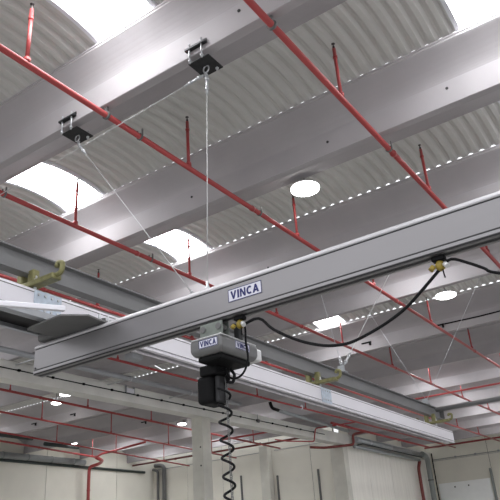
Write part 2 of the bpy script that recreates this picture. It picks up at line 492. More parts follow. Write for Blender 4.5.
run(-.490, -1.0, 7.74, 'red sprinkler pipe crossing the ceiling at upper right, steepest of the pipes', clamps=(.905, 2.068), hang=(1.49,))
run(-.960, -1.0, 7.74, 'red sprinkler pipe crossing from the left edge under the beam with the hanger plates', clamps=(.905, 2.068), hang=(1.02, 1.56, 2.75))
run(-1.442, -1.0, 7.74, 'red sprinkler pipe passing across the large bright skylight at left', drops=[-.45, .10, .70, 1.242, 1.805, 2.42, 3.068, 3.713, 4.36, 5.02, 5.69, 6.34, 7.0], clamps=(.905,), hang=(.98, 1.59))
run(-1.922, -1.0, 7.74, 'red sprinkler pipe seen between the dark steel beam and the white runway', drops=[d for d in DY if d > .3], r=.036)
p5 = run(-2.420, 1.95, 7.74, 'red sprinkler pipe running just in front of the concrete cross girder', r=.036, drops=[2.41, 3.713, 4.36])
for y in (2.27, 3.08, 4.30):
    bm = nb(); p = W(-2.42, y, PZ); lathe(bm, p, [(.02, -.05), (.05, -.04), (.05, .10), (.02, .12)], 10)
    props(finish('pipe_sleeve', bm, WHITE, p5), 'white sleeve')
# cross main and end header
t = thing('sprinkler_pipe', W(-.3, 4.67, PZ), 'thin red cross pipe running left to right near the far right roof', 'pipe')
bm = nb(); tube(bm, [W(-1.75, 4.67, PZ - .016), W(XR, 4.67, PZ - .016)], .034, 10); finish('pipe', bm, RED, t)
t = thing('sprinkler_pipe', W(-.6, 7.80, 1.03), 'red header pipe along the top of the end wall', 'pipe')
bm = nb(); tube(bm, [W(-2.80, 7.80, 1.022), W(XR, 7.80, 1.022)], .055, 12); finish('pipe', bm, RED, t)
# pair of pipes on the girder side that meet the header
t = thing('sprinkler_pipe', W(-2.55, 6.5, .99), 'thick red main beside the silver ducts, running to the far corner', 'pipe')
bm = nb(); tube(bm, bend([W(-2.60, 5.1, .984), W(-2.63, 7.5, .984), W(-2.62, 7.79, 1.018)], .2), .055, 12); finish('pipe', bm, RED, t)
for y in (5.75, 6.6):
    bm = nb(); tube(bm, [W(-2.605 - .0125 * (y - 5.1), y - .01, .984), W(-2.605 - .0125 * (y - 5.1), y + .01, .984)], .07, 12); finish('coupling', bm, REDB, t)
# side nave rows
run(-3.300, 2.0, 5.38, 'red sprinkler pipe of the side nave, nearest the cross girder', r=.041, z=.980, slope=-.028, yref=2.33, drops=[2.416, 3.022, 3.634, 4.30, 4.95, 1.8])
run(-3.800, 2.45, 5.38, 'second red sprinkler pipe of the side nave behind the girder', r=.037, z=.981, slope=-.040, yref=2.72, drops=[3.06, 3.727, 4.40, 2.42, 5.0])
run(-4.380, 2.85, 5.38, 'third red sprinkler pipe of the side nave, further toward the left wall', r=.037, z=.981, slope=-.048, yref=3.15, drops=[3.06, 3.69, 4.36, 5.0])
run(-4.680, 2.9, 4.42, 'red sprinkler main in front of the silver duct on the left wall', r=.045, z=.980, slope=-.050, yref=3.36, drops=[3.10, 4.36])
t = thing('sprinkler_pipe', W(-4.1, 4.40, PZ), 'pinkish red main crossing the side nave above the left wall riser', 'pipe')
bm = nb(); tube(bm, bend([W(-4.68, 4.41, .929), W(-4.60, 4.40, .945), W(-4.05, 4.385, PZ - .004)], .2), .05, 10); finish('pipe', bm, RED, t)
t = thing('sprinkler_pipe', W(-4.1, 5.42, PZ), 'dark red main crossing in front of the back wall behind the column', 'pipe')
bm = nb(); tube(bm, [W(-5.19, 5.42, .978), W(-3.0, 5.45, .968)], .05, 12); finish('pipe', bm, REDB, t)
for x in (-4.6, -3.55):
    bm = nb(); tube(bm, [W(x - .01, 5.431, .9745), W(x + .01, 5.431, .9745)], .065, 12); finish('coupling', bm, REDB, t)
t = thing('sprinkler_pipe', W(-3.3, 4.86, PZ), 'short red cross pipe just right of the coiled cable, behind the girder', 'pipe')
bm = nb(); tube(bm, [W(-3.86, 4.83, PZ - .014), W(-3.02, 4.88, PZ - .014)], .042, 10); finish('pipe', bm, RED, t)
# riser on the left wall
t = thing('riser_pipe', Vector((-5.13 * K, 4.76 * K, 0)), 'thick red riser pipe standing against the left wall', 'pipe')
bm = nb(); tube(bm, bend([Vector((-5.13 * K, 4.745 * K, 0.0)), W(-5.13, 4.745, .915), W(-4.98, 4.74, .93), W(-4.86, 4.66, .938), W(-4.68, 4.41, .925)], .22), .085, 12)
finish('pipe', bm, RED, t)
bm = nb(); p = W(-5.13, 4.745, .70); tube(bm, [p - Z_ * .03, p + Z_ * .03], .10, 12); finish('coupling', bm, RED, t)
# brown riser wrapping under the girder
t = thing('riser_pipe', W(-2.74, 5.80, .95), 'brown red pipe bending down beside the corner column and under the girder', 'pipe')
bm = nb(); tube(bm, bend([W(-2.615, 5.795, .984), W(-2.745, 5.79, .980), W(-2.745, 5.79, .885), W(-2.93, 5.56, .863), W(-3.02, 5.45, .872)], .18), .065, 12)
finish('pipe', bm, REDB, t)
t = thing('riser_pipe', W(-2.80, 5.15, .92), 'thin red pipe stepping down the face of the girder', 'pipe')
bm = nb(); tube(bm, bend([W(-2.43, 5.21, .975), W(-2.80, 5.18, .978), W(-2.80, 5.13, .862), W(-2.90, 4.86, .855), W(-3.02, 4.86, .885)], .1), .03, 10)
finish('pipe', bm, RED, t)

# ------------------------------------------------------------------ ducts, conduits and cables on the girder
def single(name, pts, r, m, label, cat, n=12, group=None):
    bm = nb(); tube(bm, pts, r, n)
    return props(finish(name, bm, m), label, cat, group)
t = thing('conduit', W(-2.72, 2.6, 1.025), 'fat grey conduit running along the upper face of the cross girder', 'conduit')
bm = nb(); tube(bm, [W(-2.66, 1.4, .980), W(-2.66, 3.85, .982)], .078, 14); finish('tube', bm, GREY, t)
for y in (2.1, 2.75, 3.3):
    bm = nb(); tube(bm, [W(-2.66, y - .004, .981), W(-2.66, y + .004, .981)], .09, 14); box(bm, W(-2.839, y - .004, .978), W(-2.67, y + .004, .983))
    finish('bracket', bm, ZINC, t)
t = thing('duct', W(-2.74, 4.9, 1.03), 'silver duct with a black elbow on the girder right of the hoist', 'duct')
bm = nb(); tube(bm, [W(-2.61, 4.27, .985), W(-2.67, 5.55, .972)], .075, 14); finish('tube', bm, DUCT, t)
bm = nb(); tube(bm, bend([W(-2.61, 4.30, .985), W(-2.60, 4.17, .988), W(-2.59, 4.13, 1.04)], .25), .065, 10); finish('elbow', bm, BLACK, t)
t = thing('duct', W(-2.75, 6.5, .94), 'broad silver duct above the pale panel wall', 'duct')
bm = nb(); tube(bm, [W(-2.775, 5.90, .945), W(-2.775, 7.50, .925)], .16, 18); finish('tube', bm, DUCT, t)
for y in (6.2, 6.7, 7.2):
    bm = nb(); zz = .945 - .02 * (y - 5.9) / 1.6; tube(bm, [W(-2.775, y - .006, zz), W(-2.775, y + .006, zz)], .172, 18); finish('band', bm, ZINC, t)
t = thing('duct', W(-2.78, 6.5, .88), 'narrow silver duct directly on top of the pale panel wall', 'duct')
bm = nb(); tube(bm, [W(-2.795, 5.90, .885), W(-2.795, 7.55, .872)], .085, 14); finish('tube', bm, DUCT, t)
single('black_cable', [W(-2.833, 6.0, .906), W(-2.75, 6.0, .912), W(-2.742, 6.6, .900), W(-2.742, 7.5, .892)], .022, BLACK, 'black cable along the silver ducts above the pale wall', 'cable', 8)
t = thing('black_cable', W(-2.835, 3, .953), 'taut black cable clipped along the lower face of the cross girder', 'cable')
bm = nb(); tube(bm, [W(-2.8345, .5, .9535), W(-2.8345, 5.4, .9535)], .017, 8); finish('cable', bm, BLACK, t)
for i in range(16):
    y = 1.9 + i * .22
    bm = nb(); p = W(-2.8345, y, .9535); box(bm, p + Vector((-.028, -.04, -.03)), p + Vector((.03, .04, .035))); bevel(bm, .006, 1); finish('clip', bm, BLACK, t)
for y, lab in ((2.93, 'pair of grey vertical conduits with a box on the girder face, left of the column'),):
    t = thing('conduit', W(-2.83, y, .97), lab, 'conduit')
    for dy in (-.035, .035):
        bm = nb(); tube(bm, [W(-2.833, y + dy, .957), W(-2.833, y + dy, .9985)], .03, 8); finish('tube', bm, GREY, t)
    bm = nb(); box(bm, W(-2.8395, y - .03, .958), W(-2.825, y + .03, .985)); bevel(bm, .01, 1); finish('junction_box', bm, WHITE, t)
t = thing('conduit', W(-2.83, 4.33, .97), 'thin vertical conduit with a small box on the girder, right of the hoist', 'conduit')
bm = nb(); tube(bm, [W(-2.834, 4.33, .962), W(-2.834, 4.33, .9985)], .018, 8); finish('tube', bm, GREY, t)
bm = nb(); box(bm, W(-2.8395, 4.315, .938), W(-2.825, 4.345, .962)); bevel(bm, .01, 1); finish('junction_box', bm, DARKG, t)

# left wall ducts
t = thing('duct', W(-5.12, 3.5, .97), 'long silver duct with bands high on the left wall', 'duct')
bm = nb(); tube(bm, [W(-5.15, 1.0, .970), W(-5.15, 4.70, .958)], .15, 16); finish('tube', bm, DUCT, t)
bm = nb(); tube(bm, [W(-5.185, 1.0, .935), W(-5.185, 5.6, .918)], .07, 12); finish('lower_tube', bm, DUCTD, t)
for i in range(9):
    y = 2.4 + i * .27; z = .970 - .012 * (y - 1) / 3.7
    bm = nb(); tube(bm, [W(-5.15, y - .006, z), W(-5.15, y + .006, z)], .163, 16); finish('band', bm, GREYP, t)
single('duct', [W(-4.47, 2.93, .982), W(-4.47, 3.52, .980)], .085, DUCTD, 'dark green tube hung under the side nave roof at far left', 'duct')
single('duct', [W(-4.60, 3.75, .978), W(-4.60, 4.12, .978)], .085, DUCTD, 'dark green tube under the side nave roof above the riser', 'duct')
single('duct', bend([W(-4.72, 2.9, .985), W(-4.72, 3.22, 1.0), W(-4.72, 3.24, .96)], .1), .06, BLACK, 'black elbow pipe at the left edge below the side nave roof', 'duct', 10)
t = thing('duct', W(-4.6, YA - .05, .96), 'dark pipe bundle high on the back wall corner, left of the column', 'duct')
bm = nb(); tube(bm, bend([W(-5.15, YA - .03, .99), W(-5.02, YA - .03, .98), W(-5.02, YA - .03, .70), Vector((-5.02 * K, (YA - .03) * K, 0))], .3), .12, 12); finish('tube', bm, DARKG, t)
bm = nb(); tube(bm, bend([W(-5.17, YA - .04, .95), W(-5.10, YA - .04, .93), W(-5.10, YA - .04, .6), Vector((-5.10 * K, (YA - .04) * K, 0))], .25), .08, 12); finish('tube', bm, DARKG, t)

# end wall conduit and downpipe
t = thing('conduit', W(-2.4, YB - .02, .909), 'thin grey conduit with small boxes across the end wall', 'conduit')
bm = nb(); tube(bm, [W(-2.82, YB - .006, .909), W(XR, YB - .006, .914)], .02, 8); tube(bm, [W(-2.82, YB - .006, .894), W(XR, YB - .006, .900)], .012, 6); finish('tube', bm, GREY, t)
for x in (-2.535, -2.298, -2.03):
    bm = nb(); box(bm, W(x - .012, YB - .014, .902), W(x + .012, YB - .001, .922)); bevel(bm, .01, 1); finish('junction_box', bm, GREY, t)
t = thing('downpipe', Vector((-2.79 * K, 7.72 * K, 0)), 'grey green downpipe in the far right corner', 'pipe')
bm = nb(); tube(bm, bend([Vector((-2.79 * K, 7.80 * K, 0)), W(-2.79, 7.80, .80), W(-2.77, 7.74, .92), W(-2.77, 7.60, .94)], .4), .16, 14); finish('tube', bm, GREYP, t)
bm = nb(); tube(bm, [W(-2.79, 7.80, .66), W(-2.79, 7.80, .675)], .18, 14); finish('collar', bm, DARKG, t)
single('downpipe', bend([Vector((-2.81 * K, 7.52 * K, 0)), W(-2.81, 7.52, .78), W(-2.80, 7.56, .86)], .2), .10, REDB, 'brown downpipe beside the grey green one at the end of the pale wall', 'pipe')
single('black_cable', [Vector((-2.80 * K, 7.995 * K, 0)), W(-2.80, 7.995, .70), W(-2.80, 7.995, .98)], .04, BLACK, 'black vertical cable in the corner beside the end wall', 'cable', 8)

# ------------------------------------------------------------------ lamps
def bay_lamp(x, y, z, r, label, group=None):
    c = W(x, y, z); t = thing('high_bay_lamp', c, label, 'lamp', group)
    bm = nb(); lathe(bm, c, [(r * .97, .015), (r * .98, -.015), (r * .6, -.045), (.01, -.05)][::-1], 28); finish('diffuser', bm, LAMPM, t)
    bm = nb(); lathe(bm, c, [(r, .016), (r * .98, .025), (r * .6, .05), (r * .25, .09), (r * .2, .16)], 28); finish('shade', bm, KERB, t)
    bm = nb(); tube(bm, [c + Z_ * .15, W(x, y, 1.188)], .012, 8); finish('rod', bm, DARKG, t)
bay_lamp(-.872, 1.72, 1.10, .262, 'large round glowing lamp under the roof above the crane girder')
bay_lamp(-.870, 3.09, 1.10, .27, 'smaller round glowing lamp at right, below the crane girder and black cable')
bay_lamp(-3.555, 3.055, 1.10, .23, 'round glowing lamp in the side nave at left, right one of a close pair')
bay_lamp(-3.80, 3.18, 1.10, .19, 'round glowing lamp in the side nave at left, left one of a close pair')
bay_lamp(-4.98, 4.40, 1.09, .17, 'small glowing lamp near the left wall above the red riser')
bay_lamp(-3.78, 4.56, 1.10, .20, 'small round glowing lamp seen just left of the concrete column')

t = thing('junction_box', W(-2.345, 2.45, .965), 'dark grey rounded box hung under the roof beside a red pipe, left of the hoist', 'box')
bm = nb(); box(bm, W(-2.375, 2.41, .966), W(-2.315, 2.49, .999)); bevel(bm, .05, 3); finish('casing', bm, GREY, t)
for dy in (-.025, .025):
    bm = nb(); tube(bm, [W(-2.345, 2.45 + dy, .998), W(-2.345, 2.45 + dy, 1.19)], .01, 6); finish('hanger_rod', bm, DARKG, t)

# ------------------------------------------------------------------ black hooks under the far beams
for i, (x, y, lab) in enumerate(((-3.65, 3.20, 'small black bracket under the side nave roof, below the red pipes'),
                                 (-4.065, 3.171, 'small black bracket under the side nave roof at the far left'),
                                 (-3.553, 3.573, 'small black bracket under the roof just above the side nave pipes'),
                                 (-1.37, 3.21, 'black bracket on the roof beam behind the sagging black cable'),
                                 (-.965, 3.17, 'black bracket on the roof beam below the small round lamp'))):
    c = W(x, y, .998); bm = nb()
    q = min(S, key=lambda s: abs(s - y)) if y < 3.5 else 4.03; zz = min(1.045, (q - TH) / y); c = W(x * zz, q - TH - .006, zz)
    box(bm, c + Vector((-.17, .0, -.02)), c + Vector((.14, .031, .02))); box(bm, c + Vector((.08, -.02, -.10)), c + Vector((.13, .031, -.018)))
    bevel(bm, .004, 1)
    props(finish('steel_bracket', bm, BLACK), lab, 'bracket')

single('black_cable', [W(-.98, 3.3515, 1.044), W(-.8, 3.3515, 1.040), W(-.3, 3.3515, 1.046), W(.6, 3.3515, 1.046)], .018, BLACK, 'black cable running right along the roof beam from the black bracket', 'cable', 8)

# ------------------------------------------------------------------ hanger plates and ropes
def hanger_plate(x, n, label, shackle=True):
    y = S[n]; t = thing('hanger_plate', W(x, y, .98), label, 'plate')
    c = W(x, y + .006, .985)
    bm = nb(); box(bm, c + Vector((-.15, -.15, -.008)), c + Vector((.15, .15, .008))); bevel(bm, .006, 1); finish('plate', bm, STEELP, t)
    f = W(x, y - TH, 1.018)
    bm = nb(); box(bm, f + Vector((-.15, -.055, -.03)), f + Vector((.15, -.001, .0))); box(bm, f + Vector((-.15, -.012, -.03)), f + Vector((.15, -.001, .05))); bevel(bm, .003, 1); finish('angle', bm, STEELP, t)
    for dx in (-.09, .09):
        for yy, z1 in ((f.y - .034, f.z + .06), (c.y + .10, W(0, 0, 1.0).z)):
            bm = nb(); p = Vector((c.x + dx, yy, c.z)); tube(bm, [p - Z_ * .05, Vector((p.x, p.y, z1 + .0))], .011, 8); tube(bm, [p - Z_ * .03, p - Z_ * .008], .02, 6)
            finish('bolt', bm, ZINC, t)
    bm = nb()
    pts = [c + Vector((.04 * math.sin(a), 0, -.05 - .05 * math.cos(a))) for a in [k * math.pi / 8 for k in range(17)]]
    tube(bm, pts, .009, 6); finish('shackle', bm, ZINC, t)
    return c
P1 = hanger_plate(-1.083, 3, 'black hanger plate clamped under the roof beam at left, above the large skylight')
P2 = hanger_plate(-.676, 3, 'black hanger plate under the roof beam at top centre, holding a plumb rope')
P3 = hanger_plate(-1.06, 5, 'black hanger plate behind the crane girder, left end of the rope V')
P4 = hanger_plate(-.70, 5, 'black hanger plate behind the crane girder, right end of the rope V')

XD, ZD0, ZD1 = -.7190, .410, .404     # steel beam centre line and top heights at its ends
YD0, YD1 = -.9, 2.20
def zd(y): return ZD0 + (ZD1 - ZD0) * (y - .5) / 1.7
def rope(p, q, label, r=.0062, ends=True):
    t = thing('wire_rope', q, label, 'rope')
    bm = nb(); tube(bm, [p, q], r, 8); finish('strand', bm, ROPE if r > .0055 else GREY, t)
    if ends:
        d = (q - p).normalized()
        for e, s in ((p, 1), (q, -1)):
            bm = nb(); tube(bm, [e + d * s * .02, e + d * s * .30], .016, 8); tube(bm, [e + d * s * .06, e + d * s * .10], .026, 8); tube(bm, [e + d * s * .2, e + d * s * .24], .024, 8)
            finish('turnbuckle', bm, ZINC, t)
T1 = W(XD + .012, .935, zd(.93)) + Z_ * .10
rope(P2 - Z_ * .12 + X_ * .01, T1, 'plumb steel rope hanging from the centre hanger plate behind the crane girder')
rope(P1 - Z_ * .12, T1 + Vector((-.03, 0, 0)), 'steel rope slanting down right from the left hanger plate to the steel beam')
rope(P2 + Vector((-.03, .0, -.12)), W(-2.836, .985, .915), 'long steel rope running left under the roof beam from the centre hanger plate', .0065)
T2 = W(XD + .006, 1.50, zd(1.5)) + Z_ * .10
rope(P3 - Z_ * .12, T2 + X_ * -.02, 'left leg of a rope V on the steel beam below the sagging cable', .0052)
rope(P4 - Z_ * .12, T2 + X_ * .02, 'right leg of a rope V on the steel beam below the sagging cable')
T3 = W(XD + .006, 2.083, zd(2.1)) + Z_ * .10
for q, lab in (((-1.12, 2.67, .998), 'steel rope fanning left from the far end of the steel beam'), ((-.60, 2.69, .998), 'steel rope rising right from the far end of the steel beam')):
    rope(W(*q), T3 + X_ * (q[0] + .8) * .06, lab, .005, False)
t = None

# ------------------------------------------------------------------ dark steel beam
t = thing('steel_beam', W(XD, .6, ZD0), 'dark grey steel beam hung from ropes above the white runway', 'beam')
h, wf = .180, .095
sec = [(-wf/2, 0), (wf/2, 0), (wf/2, -.012), (.006, -.020), (.006, -h+.020), (wf/2, -h+.012), (wf/2, -h), (-wf/2, -h), (-wf/2, -h+.012), (-.006, -h+.020), (-.006, -.020), (-wf/2, -.012)]
a = W(XD, YD0, zd(YD0)); b = W(XD, YD1, zd(YD1))
bm = nb(); prism(bm, sec, a, b - a, X_, Z_); finish('profile', bm, IBEAM, t)
for y in (.935, 1.50, 2.083):
    bm = nb(); p = W(XD, y, zd(y)); box(bm, p + Vector((-.07, -.06, .001)), p + Vector((.07, .06, .014))); box(bm, p + Vector((-.05, -.008, .01)), p + Vector((.05, .008, .10)))
    finish('lifting_lug', bm, GREY, t)
bm = nb(); p = b; box(bm, p + Vector((-.08, 0, -.22)), p + Vector((.08, .02, .02))); finish('end_plate', bm, DARKG, t)
# tie tube from its far end to the right
t = thing('tie_tube', W(.2, 2.14, .390), 'grey tie tube running right from the far end of the steel beam', 'tube')
bm = nb(); tube(bm, [W(XD + .012, 2.135, .392), W(XR - .2, 2.12, .392)], .038, 12); finish('tube', bm, IBEAM, t)

# ------------------------------------------------------------------ white runway
XW0, XW1 = -.6945, -.7185
def zr(y): return .3495 - .0175 * (y - .5) / 1.7
DR = .0372
t = thing('crane_runway', W((XW0 + XW1) / 2, .6, zr(.6)), 'white aluminium crane runway hung below the dark steel beam', 'runway')
w = (XW0 - XW1) * K; d = DR * K; lip = .036
# hollow slotted profile: x from 0 (near face) to -w, z from 0 down to -d
sec = [(-.006, 0), (-.004, -.012), (0, -.02), (0, -d+.028), (-.006, -d+.024), (-.006, -d+.018), (.004, -d+.014), (.004, -d), (-lip, -d), (-lip, -d+.012), (-.02, -d+.02), (-.02, -.03),
       (-w+.02, -.03), (-w+.02, -d+.02), (-w+lip, -d+.012), (-w+lip, -d), (-w, -d), (-w, 0)]
YR0, YR1 = -.9, 2.225
a = W(XW0, YR0, zr(YR0)); b = W(XW0, YR1, zr(YR1))
bm = nb(); prism(bm, sec, a, b - a, X_, Z_); finish('profile', bm, ALUW, t)
bm = nb(); ax = b - a
box_s = [(-.0205, -.031), (-w+.0205, -.031), (-w+.0205, -.035), (-.0205, -.035)]
prism(bm, box_s, a, ax, X_, Z_); finish('slot_lining', bm, GROOVE, t)
for z0 in (-.022, -d + .034):
    bm = nb(); prism(bm, [(0.0005, z0), (.0025, z0), (.0025, z0 - .006), (0.0005, z0 - .006)], a, ax, X_, Z_); finish('groove', bm, DARKG, t)
for y in (.556, 1.352):
    bm = nb(); p = W(XW0, y, zr(y)); box(bm, p + Vector((.003, -.125, -d + .012)), p + Vector((.011, .125, -.008))); bevel(bm, .002, 1)
    sp = finish('splice_plate', bm, GALV, t); props(sp, 'blue grey galvanised splice plate')
    for dy in (-.09, -.03, .03, .09):
        for dz in (-.04, -d + .05):
            bm = nb(); q = p + Vector((.011, dy, dz)); tube(bm, [q, q + X_ * .008], .011, 6); finish('bolt', bm, ZINC, sp)

# ------------------------------------------------------------------ clamps between beam and runway
def clamp(y, label):
    zc = (zd(y) * K - h + zr(y) * K) / 2 + EYE; c = Vector((XD * K, y * K, zc))
    zt_ = zd(y) * K + EYE - h; zb_ = zr(y) * K + EYE
    t = thing('beam_clamp', Vector((c.x, c.y, zb_)), label, 'clamp')
    bm = nb()
    A = c + Vector((-.14, -.05, -.02)); B = c + Vector((.16, .05, .0))
    box(bm, c + Vector((-.22, -.045, -.042)), c + Vector((.33, .045, .004))); bevel(bm, .012, 2); finish('cross_bar', bm, OLIVE, t)
    for jx in (.028, -.098):
        bm = nb(); box(bm, Vector((c.x + jx, c.y - .03, c.z)), Vector((c.x + jx + .07, c.y + .03, zt_ + .028))); bevel(bm, .012, 2); finish('jaw', bm, OLIVE, t)
    for s, ln in ((1, .30), (-1, .19)):
        pts = [Vector((c.x + s * u, c.y, c.z + v)) for u, v in ((ln, -.012), (ln + .075, -.006), (ln + .085, .075), (ln + .03, .085), (ln + .022, .05))]
        bm = nb(); tube(bm, bend(pts, .035, 5), [.022] * 1 and .020, 8); finish('hook', bm, OLIVE, t)
    for dx in (-.10, .09):
        bm = nb(); p = Vector((c.x + dx, c.y, 0)); tube(bm, [Vector((p.x, p.y, zb_ + .001)), Vector((p.x, p.y, c.z + .05))], .012, 8); tube(bm, [Vector((p.x, p.y, c.z + .0)), Vector((p.x, p.y, c.z + .022))], .024, 6)
        finish('bolt', bm, ZINC, t)
    bm = nb(); box(bm, Vector((c.x - .06, c.y - .08, zb_ + .001)), Vector((c.x + .08, c.y + .08, zb_ + .012))); finish('foot_plate', bm, OLIVE, t)
clamp(.540, 'yellow zinc clamp with curled hooks between steel beam and runway at left')
clamp(1.345, 'yellow zinc clamp between steel beam and runway, right of the hoist')
clamp(2.10, 'yellow zinc clamp at the far right end of the steel beam')

# ------------------------------------------------------------------ crane bridge
YF = .577; BT, BB = .2905, .2460; XB0, XB1 = -.740, 1.30; BW = .085
t = thing('crane_bridge', W(-.2, YF, BT), 'long grey crane girder crossing the view, with a name plate', 'crane girder')
bridge = t
d = (BT - BB) * K
# section: u towards the camera (-Y), v up, origin at near face top
sec = [(-.030, -.006), (-.030, -.041), (-.005, -.043), (-.005, -.047), (0, -.049), (0, -d+.040), (-.006, -d+.038), (-.006, -d+.032), (.003, -d+.030), (.004, -d+.012), (-.005, -d+.010), (-.006, -d+.004), (-.002, -d),
       (-.024, -d), (-.024, -d+.02), (-BW+.024, -d+.02), (-BW+.024, -d), (-BW, -d), (-BW, -.03), (-BW+.03, 0)]
a = W(XB0, YF, BT); b = W(XB1, YF, BT + .007)
bm = nb(); prism(bm, sec, a, b - a, -Y_, Z_); finish('profile', bm, ALU, t)
bm = nb(); prism(bm, [(-.0295, 0), (-.022, -.002), (.006, -.026), (.008, -.034), (.004, -.0405), (-.0295, -.0405)], a, b - a, -Y_, Z_); props(finish('lit_top_edge', bm, ALU_LIT, t), 'top edge of the girder, coloured pale as if lit from above')  # top edge of the profile, its brightness from above put into the colour
for z0, hh in ((-.042, .006), (-d+.0385, .007), (-d+.0105, .007)):
    bm = nb(); prism(bm, [(-.0055, z0), (-.0005, z0), (-.0005, z0 - hh + .001), (-.0055, z0 - hh + .001)], a + X_ * .004, b - a - X_ * .008, -Y_, Z_); finish('groove', bm, GROOVE, t)
bm = nb(); prism(bm, [(-.0245, -d+.0195), (-BW+.0245, -d+.0195), (-BW+.0245, -d+.004), (-.0245, -d+.004)], a + X_ * .004, b - a - X_ * .008, -Y_, Z_); finish('slot_lining', bm, GROOVE, t)
bm = nb(); prism(bm, [(-.004, -.012), (-.03, -.003), (-BW + .03, -.003), (-BW + .002, -.03), (-BW + .002, -d+.003), (-.004, -d+.003)], a - X_ * .006, X_ * .0058, -Y_, Z_); finish('end_cap', bm, ALU, t)
bm = nb(); p = a + Vector((.02, -.004, -d + .05)); tube(bm, [p, p + Y_ * .003], .008, 8); finish('screw', bm, GROOVE, t)
# suspension bracket on the end of the girder
bm = nb()
zt0 = W(0, 0, BT).z
poly = [(-.700, .595), (-.699, .530), (-.690, .527), (-.6275, .523), (-.603, .548), (-.606, .566), (-.606, .595)]
prism(bm, [(x * K, y * K) for x, y in poly], Vector((0, 0, zt0 + .001)), Z_ * .012, X_, Y_)
prism(bm, [(-.735 * K, 0), (-.735 * K, .02), (-.70 * K, .06), (-.650 * K, .06), (-.606 * K, .02), (-.606 * K, 0)], Vector((0, YF * K + .012, zt0 + .012)), Y_ * .010, X_, Z_)
prism(bm, [(-.735 * K, 0), (-.735 * K, .02), (-.70 * K, .07), (-.645 * K, .07), (-.606 * K, .02), (-.606 * K, 0)], Vector((0, YF * K + .09, zt0 + .012)), Y_ * .010, X_, Z_)
br = finish('suspension_bracket', bm, DARKG, t)
for x, y in ((-.612, .575), (-.612, .590), (-.66, .590)):
    bm = nb(); p = Vector((x * K, y * K, zt0 + .013)); tube(bm, [p, p + Z_ * .05], .009, 8); tube(bm, [p, p + Z_ * .014], .018, 6); finish('bolt', bm, ZINC, br)
bm = nb(); box(bm, W(-.735, .575, .2905) + Z_ * .013, W(-.702, .606, .2905) + Z_ * .105); bevel(bm, .01, 1); finish('trolley_block', bm, DARKG, t)
# end carriage channel that hangs below the runway
w2 = .065 * K; sec = [(0, 0), (0, -.048), (-.016, -.055), (-.055, -.055), (-.055, -.048), (-.018, -.042), (-.018, -.006), (-w2+.018, -.006), (-w2+.018, -.042), (-w2+.055, -.048), (-w2+.055, -.055), (-w2+.016, -.055), (-w2, -.048), (-w2, 0)]
bm = nb(); prism(bm, sec, W(-.6735, .28, .3106), Y_ * (.315 * K), X_, Z_); ec = finish('end_carriage', bm, GREY, t)
bm = nb(); prism(bm, [(-.0185, -.0065), (-w2+.0185, -.0065), (-w2+.0185, -.010), (-.0185, -.010)], W(-.6735, .28, .3106), Y_ * (.315 * K), X_, Z_); finish('slot_lining', bm, GROOVE, ec)
# white diagonal strut
bm = nb(); q0 = W(-.6235, .527, .3000); q1 = W(-.735, .342, .3000); dv = (q1 - q0).normalized(); sv = dv.cross(Z_).normalized()
prism(bm, [(-.018, -.018), (.018, -.018), (.018, .018), (-.018, .018)], q0, q1 - q0, sv, Z_); bevel(bm, .004, 1)
st = finish('strut', bm, WHITE, t); props(st, 'white square bar')
# name plate
def plate(name, c, right, up, wd_, ht, parent, txt, lab):
    nrm = right.cross(up); bm = nb()
    prism(bm, [(-wd_/2, -ht/2), (wd_/2, -ht/2), (wd_/2, ht/2), (-wd_/2, ht/2)], c + nrm * .0005, nrm * .002, right, up)
    pl = finish(name, bm, LABELW, parent); props(pl, lab)
    e = .004; bm = nb(); p = c + nrm * .0026
    for u0_, u1_, v0_, v1_ in ((-wd_/2, wd_/2, ht/2 - e, ht/2), (-wd_/2, wd_/2, -ht/2, -ht/2 + e), (-wd_/2, -wd_/2 + e, -ht/2, ht/2), (wd_/2 - e, wd_/2, -ht/2, ht/2)):
        prism(bm, [(u0_, v0_), (u1_, v0_), (u1_, v1_), (u0_, v1_)], p, nrm * .0006, right, up)
    finish('border', bm, NAVY, pl)
    letters('lettering', 'VINCA', wd_ * .85, ht * .66, c + nrm * .0035, right, up, NAVY, pl)
plate('name_plate', Vector((-2.067, YF * K - .0005, W(0, 0, .2708).z)), X_, Z_, .246, .080, bridge, .078, 'white plate with navy letters')
# cable trolleys and festoon
YC = YF + .033 / 1
def cable_trolley(x, label):
    zb_ = W(0, 0, BB).z; c = Vector((x * K, YF * K + BW / 2, zb_ + (x - XB0) / (XB1 - XB0) * .007 * K))
    t = thing('cable_trolley', c, label, 'trolley')
    bm = nb(); box(bm, c + Vector((-.035, -.022, -.028)), c + Vector((.035, .022, -.002))); bevel(bm, .005, 1); finish('carriage', bm, BLACK, t)
    bm = nb(); lathe(bm, c + Vector((0, 0, -.07)), [(.010, -.010), (.022, 0), (.026, .024), (.016, .042)], 12); finish('saddle', bm, YELL, t)
    for s in (-1, 1):
        bm = nb(); tube(bm, [c + Vector((s * .03, -.02, -.055)), c + Vector((s * .045, -.03, -.075))], .014, 8); finish('wing_screw', bm, YELL if s < 0 else HOISTL, t)
    bm = nb(); tube(bm, [c + Vector((.012, -.01, -.08)), c + Vector((.016, -.012, -.125))], .004, 6); finish('tie_tail', bm, BLACK, t)
    return c + Vector((0, 0, -.065))
C1 = cable_trolley(-.397, 'yellow cable trolley under the crane girder just right of the hoist')
C2 = cable_trolley(-.164, 'yellow cable trolley under the crane girder at right, where the black cable hangs')
C3 = cable_trolley(.07, 'yellow cable trolley under the crane girder beyond the right edge')

